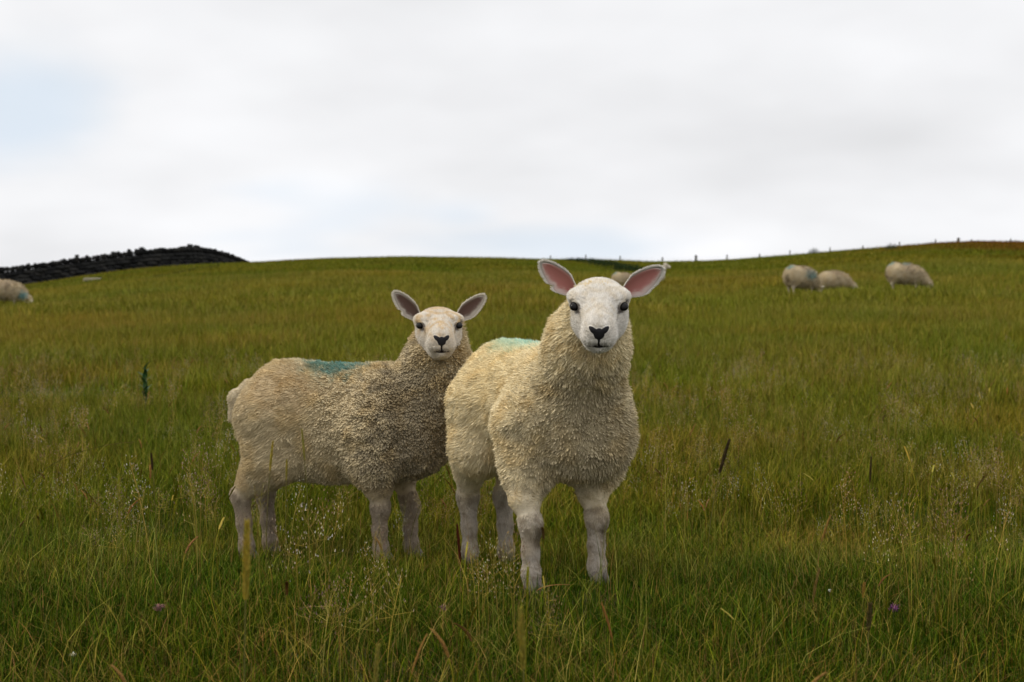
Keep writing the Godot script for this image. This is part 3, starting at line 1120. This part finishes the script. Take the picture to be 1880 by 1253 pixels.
# a stem with a loose, airy head of small spikelets
func panicle(st: SurfaceTool, base: Vector3, h: float, spread: float, stem_c: Color, seed_c: Color, seeds: int) -> void:
	var bend := dir2() * rng.randf_range(0.02, 0.3)
	var at := func(t: float) -> Vector3:
		return base + bend * h * t * t + Vector3(0, h * t, 0)
	for k in 6:
		rod(st, at.call(k / 6.0), at.call((k + 1) / 6.0), 0.0009, 0.0006, stem_c)
	for k in seeds:
		var t := rng.randf_range(0.62, 1.0)
		var p: Vector3 = at.call(t)
		var o := dir2()
		var q := p + o * spread * (1.15 - t) * 2.4 * rng.randf_range(0.2, 1.0) + Vector3.UP * rng.randf_range(0.0, 0.03)
		if k % 3 == 0:
			rod(st, p, q, 0.0005, 0.0003, stem_c)
		rod(st, q, q + (o * 0.3 + Vector3.UP).normalized() * rng.randf_range(0.003, 0.006), 0.0014, 0.0004, vary(seed_c, 0.4))

func scatter(called: String, label: String, meshes: Array, d0: float, d1: float, per_m2: float) -> void:
	for m: ArrayMesh in meshes:
		var buf := PackedFloat32Array()
		var area := 0.445 * (d1 * d1 - d0 * d0) + 1.6 * (d1 - d0)
		for k in int(area * per_m2 / meshes.size()):
			var d := sqrt(lerpf(d0 * d0, d1 * d1, rng.randf()))
			var x := rng.randf_range(-1, 1) * (0.445 * d + 0.7)
			if rng.randf() > 0.45 + 1.6 * n_patch.get_noise_2d(x * 6.0 + 40.0, d * 6.0):
				continue
			var s := rng.randf_range(0.65, 1.15)
			push(buf, Basis(Vector3.UP, rng.randf() * TAU).scaled(Vector3(s, s * rng.randf_range(0.85, 1.15), s)), Vector3(x, ground_y(x, -d) - 0.004, -d), vary(Color(1, 1, 1), 0.2))
		var o := many(called, m, mat_grass, buf, self)
		tag(o, label, "grass")

const GREEN := Color(0.064, 0.078, 0.005)
const LUSH := Color(0.027, 0.047, 0.0035)
const OLIVE := Color(0.134, 0.120, 0.010)
const STRAW := Color(0.24, 0.185, 0.036)
const RUSSET := Color(0.17, 0.09, 0.028)

func meadow() -> void:
	mat_grass = tinted(0.66, 0.10)
	mat_grass.backlight = Color(0.30, 0.30, 0.10)
	lay("turf", "short green turf in the foreground", 0.30, 0.8, 3.7, 0.28, [[8500, 0.018, 0.050, 0.0025, LUSH], [6500, 0.02, 0.065, 0.0022, LUSH * 1.4], [3200, 0.03, 0.085, 0.0018, GREEN], [1300, 0.03, 0.10, 0.0015, STRAW * 0.8], [900, 0.03, 0.10, 0.0014, RUSSET]], 4, 0.9)
	lay("turf", "short green turf round the feet of the two front sheep", 0.30, 2.6, 5.8, 0.28, [[9000, 0.012, 0.032, 0.0026, LUSH], [6500, 0.015, 0.042, 0.0023, LUSH * 1.5], [4200, 0.02, 0.06, 0.0019, GREEN], [2200, 0.02, 0.07, 0.0019, OLIVE], [1200, 0.02, 0.08, 0.0015, STRAW * 0.85], [800, 0.02, 0.08, 0.0014, RUSSET]], 4, 1.1)
	lay("turf", "green turf behind the two front sheep", 0.50, 4.3, 10.0, 0.48, [[4200, 0.03, 0.09, 0.0030, LUSH * 1.3], [4800, 0.04, 0.11, 0.0028, GREEN], [3200, 0.05, 0.15, 0.0026, OLIVE], [650, 0.07, 0.19, 0.0020, STRAW], [250, 0.07, 0.19, 0.0020, RUSSET]], 4, 1.4)
	lay("long_grass", "longer grass leaves and dry stems standing above the turf", 0.30, 1.5, 9.0, 0.36, [[60, 0.07, 0.16, 0.0024, GREEN], [110, 0.07, 0.20, 0.0016, OLIVE], [130, 0.08, 0.23, 0.0013, STRAW], [70, 0.08, 0.22, 0.0013, RUSSET]], 5)
	lay("meadow_grass", "meadow grass on the near slope", 0.90, 8.4, 23.0, 0.88, [[1500, 0.05, 0.14, 0.0052, GREEN], [2300, 0.07, 0.20, 0.0046, OLIVE], [420, 0.13, 0.26, 0.0032, STRAW], [100, 0.13, 0.26, 0.0032, RUSSET]], 4, 1.8)
	lay("meadow_grass", "grass across the middle of the slope", 1.6, 21.8, 48.0, 1.55, [[330, 0.06, 0.16, 0.012, GREEN], [520, 0.08, 0.25, 0.011, OLIVE], [110, 0.16, 0.34, 0.0065, STRAW], [10, 0.14, 0.28, 0.007, RUSSET]], 4)
	lay("meadow_grass", "grass high up towards the ridge", 2.0, 47.0, 84.0, 1.8, [[90, 0.05, 0.16, 0.022, GREEN], [100, 0.06, 0.20, 0.020, OLIVE], [14, 0.12, 0.24, 0.013, STRAW]], 3)
	# seed heads, three or four stalks to a clump
	var airy := []
	var eared := []
	for v in 4:
		var st := SurfaceTool.new()
		st.begin(Mesh.PRIMITIVE_TRIANGLES)
		for k in 4:
			panicle(st, dir2() * rng.randf() * 0.12, rng.randf_range(0.16, 0.34), 0.05, vary(STRAW, 0.3), [Color(0.27, 0.20, 0.10), Color(0.38, 0.33, 0.22), Color(0.17, 0.10, 0.07)][k % 3], 30)
		airy.append(st.commit())
	for v in 6:
		eared.append(stalk(rng.randf_range(0.2, 0.34), rng.randf_range(0.03, 0.07), rng.randf_range(0.0024, 0.0038), rng.randf_range(0.02, 0.3), vary(OLIVE, 0.3), [STRAW, OLIVE, RUSSET][v % 3], 1.0, rng.randf_range(0.0, 0.5)))
	scatter("seed_grass", "airy grass heads full of small pale seeds", airy, 2.4, 11.0, 15)
	scatter("eared_grass", "slim grass stalks with narrow ears", eared, 1.9, 12.0, 22)

# ------------------------------------------------------------------ wall, fence and bushes on the ridge
func stone_mesh() -> ArrayMesh:
	var st := SurfaceTool.new()
	st.begin(Mesh.PRIMITIVE_TRIANGLES)
	var c := []
	for k in 8:
		c.append(Vector3((k & 1) - 0.5, ((k >> 1) & 1) - 0.5, (k >> 2) - 0.5) + Vector3(rng.randf_range(-0.13, 0.13), rng.randf_range(-0.13, 0.13), rng.randf_range(-0.13, 0.13)))
	for q: Array in [[0, 1, 3, 2], [5, 4, 6, 7], [4, 0, 2, 6], [1, 5, 7, 3], [2, 3, 7, 6], [4, 5, 1, 0]]:
		# each face bulges a little about its middle
		var mid: Vector3 = (c[q[0]] + c[q[1]] + c[q[2]] + c[q[3]]) * 0.25
		mid *= 1.12
		for k in 4:
			for v: Vector3 in [c[q[k]], mid, c[q[(k + 1) % 4]]]:
				st.add_vertex(v)
	st.generate_normals()
	return st.commit()

func ridge_things() -> void:
	# dry stone wall
	var path := [[-190.0, 73.5], [0.0, 74.5], [130.0, 76.0], [250.0, 77.5], [330.0, 79.5], [400.0, 84.5], [470.0, 91.0]]
	var wall := thing("dry_stone_wall", "dark dry stone wall along the ridge at the left", "wall", on_ground(250.0, 77.5))
	var meshes := []
	for k in 8:
		meshes.append(stone_mesh())
	var mats := [paint(Color(0.020, 0.020, 0.019), 1.0, 0.1), paint(Color(0.026, 0.025, 0.023), 1.0, 0.1), paint(Color(0.014, 0.014, 0.014), 1.0, 0.1)]
	var pts := PackedVector3Array()
	for k in path.size() - 1:
		for j in 12:
			pts.append(on_ground(lerpf(path[k][0], path[k + 1][0], j / 12.0), lerpf(path[k][1], path[k + 1][1], j / 12.0)))
	pts.append(on_ground(470.0, 91.0))
	var heart := SurfaceTool.new()
	heart.begin(Mesh.PRIMITIVE_TRIANGLES)
	for k in pts.size() - 1:
		var a := pts[k] - wall.position
		var b := pts[k + 1] - wall.position
		var n := (b - a).cross(Vector3.UP).normalized() * 0.16
		var u := Vector3.UP * 1.02
		var dn := Vector3.DOWN * 0.15
		for q: Array in [[a - n + dn, a - n + u, b - n + u, b - n + dn], [b + n + dn, b + n + u, a + n + u, a + n + dn], [a - n + u, a + n + u, b + n + u, b - n + u]]:
			for v: Vector3 in [q[0], q[1], q[2], q[0], q[2], q[3]]:
				heart.add_vertex(v)
	heart.generate_normals()
	part("core", heart.commit(), mats[2], wall)
	var length := 0.0
	var seg := 0
	var total := 0.0
	for k in pts.size() - 1:
		total += pts[k].distance_to(pts[k + 1])
	for course in 5:
		var y := 0.12 + 0.235 * course
		var s := rng.randf() * 0.3
		length = 0.0
		seg = 0
		var last := course == 4
		while s < total:
			var w := rng.randf_range(0.14, 0.24) if last else rng.randf_range(0.34, 0.60)
			while seg < pts.size() - 2 and length + pts[seg].distance_to(pts[seg + 1]) < s:
				length += pts[seg].distance_to(pts[seg + 1])
				seg += 1
			var a := pts[seg]
			var b := pts[seg + 1]
			var f := clampf((s - length) / a.distance_to(b), 0, 1)
			var p := a.lerp(b, f) - wall.position
			var along := atan2(-(b.z - a.z), b.x - a.x)
			var o := part("coping_stone" if last else "stone", meshes[rng.randi() % 8], mats[rng.randi() % 3], wall)
			var tall := rng.randf_range(0.22, 0.36) if last else 0.265
			if last and rng.randf() < 0.06:
				tall *= 1.4
			o.position = p + Vector3.UP * (1.04 + tall * 0.42 if last else y)
			o.rotation = Vector3(rng.randf_range(-0.1, 0.1), along + rng.randf_range(-0.1, 0.1), rng.randf_range(-0.3, 0.3) if last else rng.randf_range(-0.05, 0.05))
			o.scale = Vector3(w * 1.06, tall, (0.44 if last else 0.60 - 0.05 * course) * rng.randf_range(0.9, 1.1))
			s += w
	# post and wire fence just behind the ridge
	var wood := paint(Color(0.10, 0.095, 0.085), 0.9, 0.2)
	var wire := paint(Color(0.22, 0.22, 0.22), 0.5, 0.5)
	var fence := thing("wire_fence", "line of wooden posts and wire along the skyline at the right", "fence", on_ground(1500.0, 88.0))
	var posts := [[1010.0, 0.045], [1075.0, 0.045], [1138.0, 0.05], [1216.0, 0.06], [1277.0, 0.10], [1334.0, 0.05], [1394.0, 0.06], [1449.0, 0.05], [1522.0, 0.05], [1583.0, 0.05], [1650.0, 0.055], [1715.0, 0.05], [1757.0, 0.11], [1781.0, 0.06], [1853.0, 0.05], [1925.0, 0.05], [1995.0, 0.05]]
	var tops := []
	for e: Array in posts:
		var p := on_ground(e[0], 87.0) - fence.position
		var st := SurfaceTool.new()
		st.begin(Mesh.PRIMITIVE_TRIANGLES)
		var tall := rng.randf_range(1.0, 1.15) + (0.15 if e[1] > 0.08 else 0.0)
		rod(st, Vector3(0, -0.2, 0), Vector3(0, tall, 0), e[1], e[1] * 0.92, Color(1, 1, 1), 8)
		rod(st, Vector3(0, tall, 0), Vector3(0.01, tall + 0.04, 0), e[1] * 0.92, 0.002, Color(1, 1, 1), 8)
		st.generate_normals()
		var o := part("post", st.commit(), wood, fence)
		o.position = p
		o.rotation = Vector3(0, rng.randf() * 3.0, rng.randf_range(-0.04, 0.04))
		tops.append(p)
	for h in [0.35, 0.65, 0.95]:
		var st := SurfaceTool.new()
		st.begin(Mesh.PRIMITIVE_TRIANGLES)
		for k in tops.size() - 1:
			rod(st, tops[k] + Vector3(0, h, 0.06), tops[k + 1] + Vector3(0, h, 0.06), 0.0025, 0.0025, Color(1, 1, 1))
		st.generate_normals()
		part("wire", st.commit(), wire, fence)
	# low dark bushes near the fence
	var leaf := tinted(0.7, 0.3)
	var bushes := [[1493.0, 79.0, 0.40, 0.42, "small dark gorse bush on the skyline, left of two"], [1636.0, 74.0, 0.46, 0.40, "small dark gorse bush under the fence, right of two"]]
	for e: Array in bushes:
		var b := thing("gorse_bush", e[4], "bush", on_ground(e[0], e[1]), 0.0, "gorse bushes by the fence")
		var st := SurfaceTool.new()
		st.begin(Mesh.PRIMITIVE_TRIANGLES)
		for k in 900:
			var v := Vector3(rng.randfn(), rng.randfn(), rng.randfn()).normalized() * pow(rng.randf(), 0.4)
			v = Vector3(v.x * e[2], absf(v.y) * e[3] + 0.04, v.z * e[2]) * (1.0 + 0.35 * n_wool.get_noise_3dv(v * 3.0))
			blade(st, v, dir2(), rng.randf_range(0.03, 0.09), 0.012, rng.randf_range(0.0, 1.0), vary(Color(0.022, 0.034, 0.014), 0.4), 2)
		part("foliage", st.commit(), leaf, b)
		st = SurfaceTool.new()
		st.begin(Mesh.PRIMITIVE_TRIANGLES)
		for k in 5:
			rod(st, Vector3.ZERO, Vector3(rng.randf_range(-0.2, 0.2), 0.25, rng.randf_range(-0.2, 0.2)), 0.015, 0.006, Color(0.05, 0.04, 0.03), 5)
		part("stem", st.commit(), leaf, b)
	# rushes: a dark line in a drain, and a fainter one along a trodden track
	var rush := tuft(22, 0.20, 0.25, 0.55, 0.020)
	for e: Array in [[1062.0, 78.0, 1165.0, 55.0, 420, 0.45, "dark rushes along a drain below the middle of the ridge"], [272.0, 49.0, 408.0, 75.0, 170, 0.12, "line of darker rushes along a track below the wall"]]:
		var buf := PackedFloat32Array()
		for k in int(e[4]):
			var t := (k + rng.randf()) / float(e[4])
			var d: float = lerpf(e[1], e[3], t)
			var p := on_ground(lerpf(e[0], e[2], t), d)
			p += Vector3(rng.randfn() * e[5], 0, rng.randfn() * e[5])
			p.y = ground_y(p.x, p.z)
			push(buf, Basis(Vector3.UP, rng.randf() * TAU).scaled(Vector3.ONE * rng.randf_range(0.5, 0.9) * (1.0 if float(e[5]) > 0.3 else 0.6)), p, vary(Color(0.020, 0.034, 0.010), 0.3))
		var o := many("rushes", rush, mat_grass, buf, self)
		tag(o, e[6], "rushes")
	# a pale stone low in the grass
	var boulder := part("pale_stone", stone_mesh(), paint(Color(0.15, 0.135, 0.09), 0.95, 0.2), self)
	boulder.position = on_ground(171.0, 56.0) + Vector3.UP * 0.08
	boulder.scale = Vector3(0.75, 0.26, 0.5)
	tag(boulder, "pale flat stone lying in the grass below the wall", "stone")

# ------------------------------------------------------------------ single plants that stand out
func small_plants() -> void:
	# [px of the ear, py of its top, distance, ear length, ear radius, lean, turn, nod, ear colour, label]
	var list := [
		[1342.0, 808.0, 3.75, 0.105, 0.0062, 0.16, 0.0, 0.0, Color(0.050, 0.036, 0.018), "dark ripe grass ear leaning right, alone in the grass right of the sheep"],
		[448.0, 958.0, 1.72, 0.115, 0.0060, 0.02, 0.0, 0.0, Color(0.30, 0.23, 0.035), "blurred yellow grass ear close to the camera, in front of the side-on sheep's hind leg"],
		[955.0, 1118.0, 1.72, 0.090, 0.0055, -0.03, 0.0, 0.0, Color(0.24, 0.20, 0.035), "blurred green-yellow grass ear at the bottom, below the nearest sheep's left foot"],
		[497.0, 812.0, 3.45, 0.085, 0.0042, 0.06, 0.2, 0.0, Color(0.34, 0.27, 0.05), "yellow grass ear standing before the side-on sheep's flank"],
		[523.0, 845.0, 3.50, 0.060, 0.0034, 0.02, 0.2, 0.0, Color(0.28, 0.23, 0.05), "short grass ear beside the yellow one, under the side-on sheep's belly"],
		[551.0, 790.0, 3.50, 0.090, 0.0036, 0.05, 2.9, 0.0, Color(0.24, 0.21, 0.05), "thin olive grass ear reaching up the side-on sheep's flank"],
		[1531.0, 948.0, 3.45, 0.075, 0.0040, 0.20, 0.0, 0.0, Color(0.25, 0.15, 0.040), "tan grass ear leaning right, tallest in the right foreground"],
		[1512.0, 1046.0, 3.05, 0.090, 0.0042, 0.14, 0.0, 0.0, Color(0.23, 0.15, 0.045), "tan grass ear right of centre, below the tallest tan one"],
		[1596.0, 1070.0, 3.0, 0.040, 0.0042, 0.03, 0.0, 0.0, Color(0.28, 0.16, 0.035), "short orange-tan grass ear near the purple flower"],
		[1608.0, 1108.0, 2.55, 0.060, 0.0062, 0.03, 0.0, 0.0, Color(0.070, 0.055, 0.020), "stubby dark brown grass ear just left of the purple flower"],
		[1044.0, 1074.0, 2.95, 0.055, 0.0036, 0.30, 0.0, 0.9, Color(0.26, 0.15, 0.050), "orange grass stalk arching over in front of the nearest sheep's feet"],
		[240.0, 812.0, 4.2, 0.050, 0.0036, 0.50, 0.0, 0.7, Color(0.17, 0.13, 0.045), "pale arched grass ear out in the left meadow"],
		[272.0, 833.0, 3.9, 0.055, 0.0042, -0.04, 0.0, 0.0, Color(0.060, 0.040, 0.020), "dark upright grass ear in the left meadow"],
		[838.0, 965.0, 3.25, 0.110, 0.0040, -0.05, 0.0, 0.0, Color(0.080, 0.022, 0.012), "reddish dock stalk beside the nearest sheep's hind foot"],
		[1605.0, 840.0, 4.2, 0.090, 0.0040, 0.02, 0.0, 0.0, Color(0.050, 0.036, 0.016), "dark upright grass ear in the right meadow"],
		[690.0, 1185.0, 2.0, 0.080, 0.0050, 0.05, 0.0, 0.0, Color(0.22, 0.19, 0.04), "greenish grass ear at the bottom left of centre"],
	]
	for e: Array in list:
		var d: float = e[2]
		var elev := atan((626.5 - float(e[1])) / FPX) - deg_to_rad(3.313)
		var top := EYE + d * tan(elev)
		var x := (float(e[0]) - 940.0) / FPX * d
		var turn: float = e[6]
		var h := 0.3
		for k in 4:
			var bx := x - cos(turn) * (float(e[5]) + 0.45 * float(e[7])) * h
			h = (top - ground_y(bx, -d)) / (1.0 - 0.4 * float(e[7]))
		var base := x - cos(turn) * (float(e[5]) + 0.45 * float(e[7])) * h
		var o := part("grass_stalk", stalk(h, e[3], e[4], e[5], Color(0.11, 0.10, 0.03), e[8], 1.2, e[7]), mat_grass, self)
		o.position = Vector3(base, ground_y(base, -d), -d)
		o.rotation.y = turn
		tag(o, e[9], "grass", "tall grass stalks that stand out")
	# a leafy weed
	var leaf := tinted(0.6, 0.35)
	leaf.backlight = Color(0.25, 0.3, 0.1)
	var weed := thing("thistle", "dark green leafy thistle standing in the left meadow", "plant", on_ground(262.0, 8.4))
	var st := SurfaceTool.new()
	st.begin(Mesh.PRIMITIVE_TRIANGLES)
	rod(st, Vector3.ZERO, Vector3(0.01, 0.34, 0), 0.005, 0.003, Color(0.05, 0.09, 0.02), 5)
	part("stem", st.commit(), leaf, weed)
	for k in 14:
		st = SurfaceTool.new()
		st.begin(Mesh.PRIMITIVE_TRIANGLES)
		blade(st, Vector3.ZERO, Vector3(1, 0, 0), rng.randf_range(0.06, 0.10), 0.034, rng.randf_range(0.6, 1.1), vary(Color(0.022, 0.062, 0.014), 0.3), 4)
		var o := part("leaf", st.commit(), leaf, weed)
		o.position = Vector3(0.005, 0.10 + 0.018 * k, 0)
		o.rotation.y = k * 2.4
	# flowers
	var flowers := [[1652.0, 1124.0, 2.9, Color(0.20, 0.065, 0.16), 0.015, 46, "purple meadow flower at the lower right"], [282.0, 1122.0, 2.9, Color(0.24, 0.125, 0.12), 0.016, 60, "dusty pink flower head in the lower left grass"], [812.0, 1128.0, 2.9, Color(0.24, 0.12, 0.15), 0.014, 30, "faded pink flower head left of the nearest sheep's feet"], [1531.0, 1086.0, 3.05, Color(0.62, 0.60, 0.52), 0.007, 26, "tiny white clover head among the tan grass ears"], [119.0, 1229.0, 2.55, Color(0.60, 0.58, 0.42), 0.008, 26, "tiny cream clover head at the bottom left"]]
	for e: Array in flowers:
		var d: float = e[2]
		var top := EYE + d * tan(atan((626.5 - float(e[1])) / FPX) - deg_to_rad(3.313))
		var p := on_ground(e[0], d)
		var h := maxf(top - p.y, 0.05)
		var f := thing("meadow_flower", e[6], "flower", p, 0.0, "small flowers in the grass")
		st = SurfaceTool.new()
		st.begin(Mesh.PRIMITIVE_TRIANGLES)
		rod(st, Vector3.ZERO, Vector3(0, h, 0), 0.0014, 0.0011, Color(0.06, 0.09, 0.02), 5)
		part("stem", st.commit(), mat_grass, f)
		st = SurfaceTool.new()
		st.begin(Mesh.PRIMITIVE_TRIANGLES)
		for k in int(e[5]):
			var v := Vector3(rng.randfn(), rng.randfn() * 0.8, rng.randfn()).normalized()
			blade(st, Vector3(0, h, 0) + v * float(e[4]) * rng.randf_range(0.2, 0.7), Vector3(v.x, 0, v.z), float(e[4]) * rng.randf_range(0.4, 0.7), float(e[4]) * 0.22, rng.randf_range(0.0, 1.2), vary(e[3], 0.35), 2)
		part("petals", st.commit(), mat_grass, f)
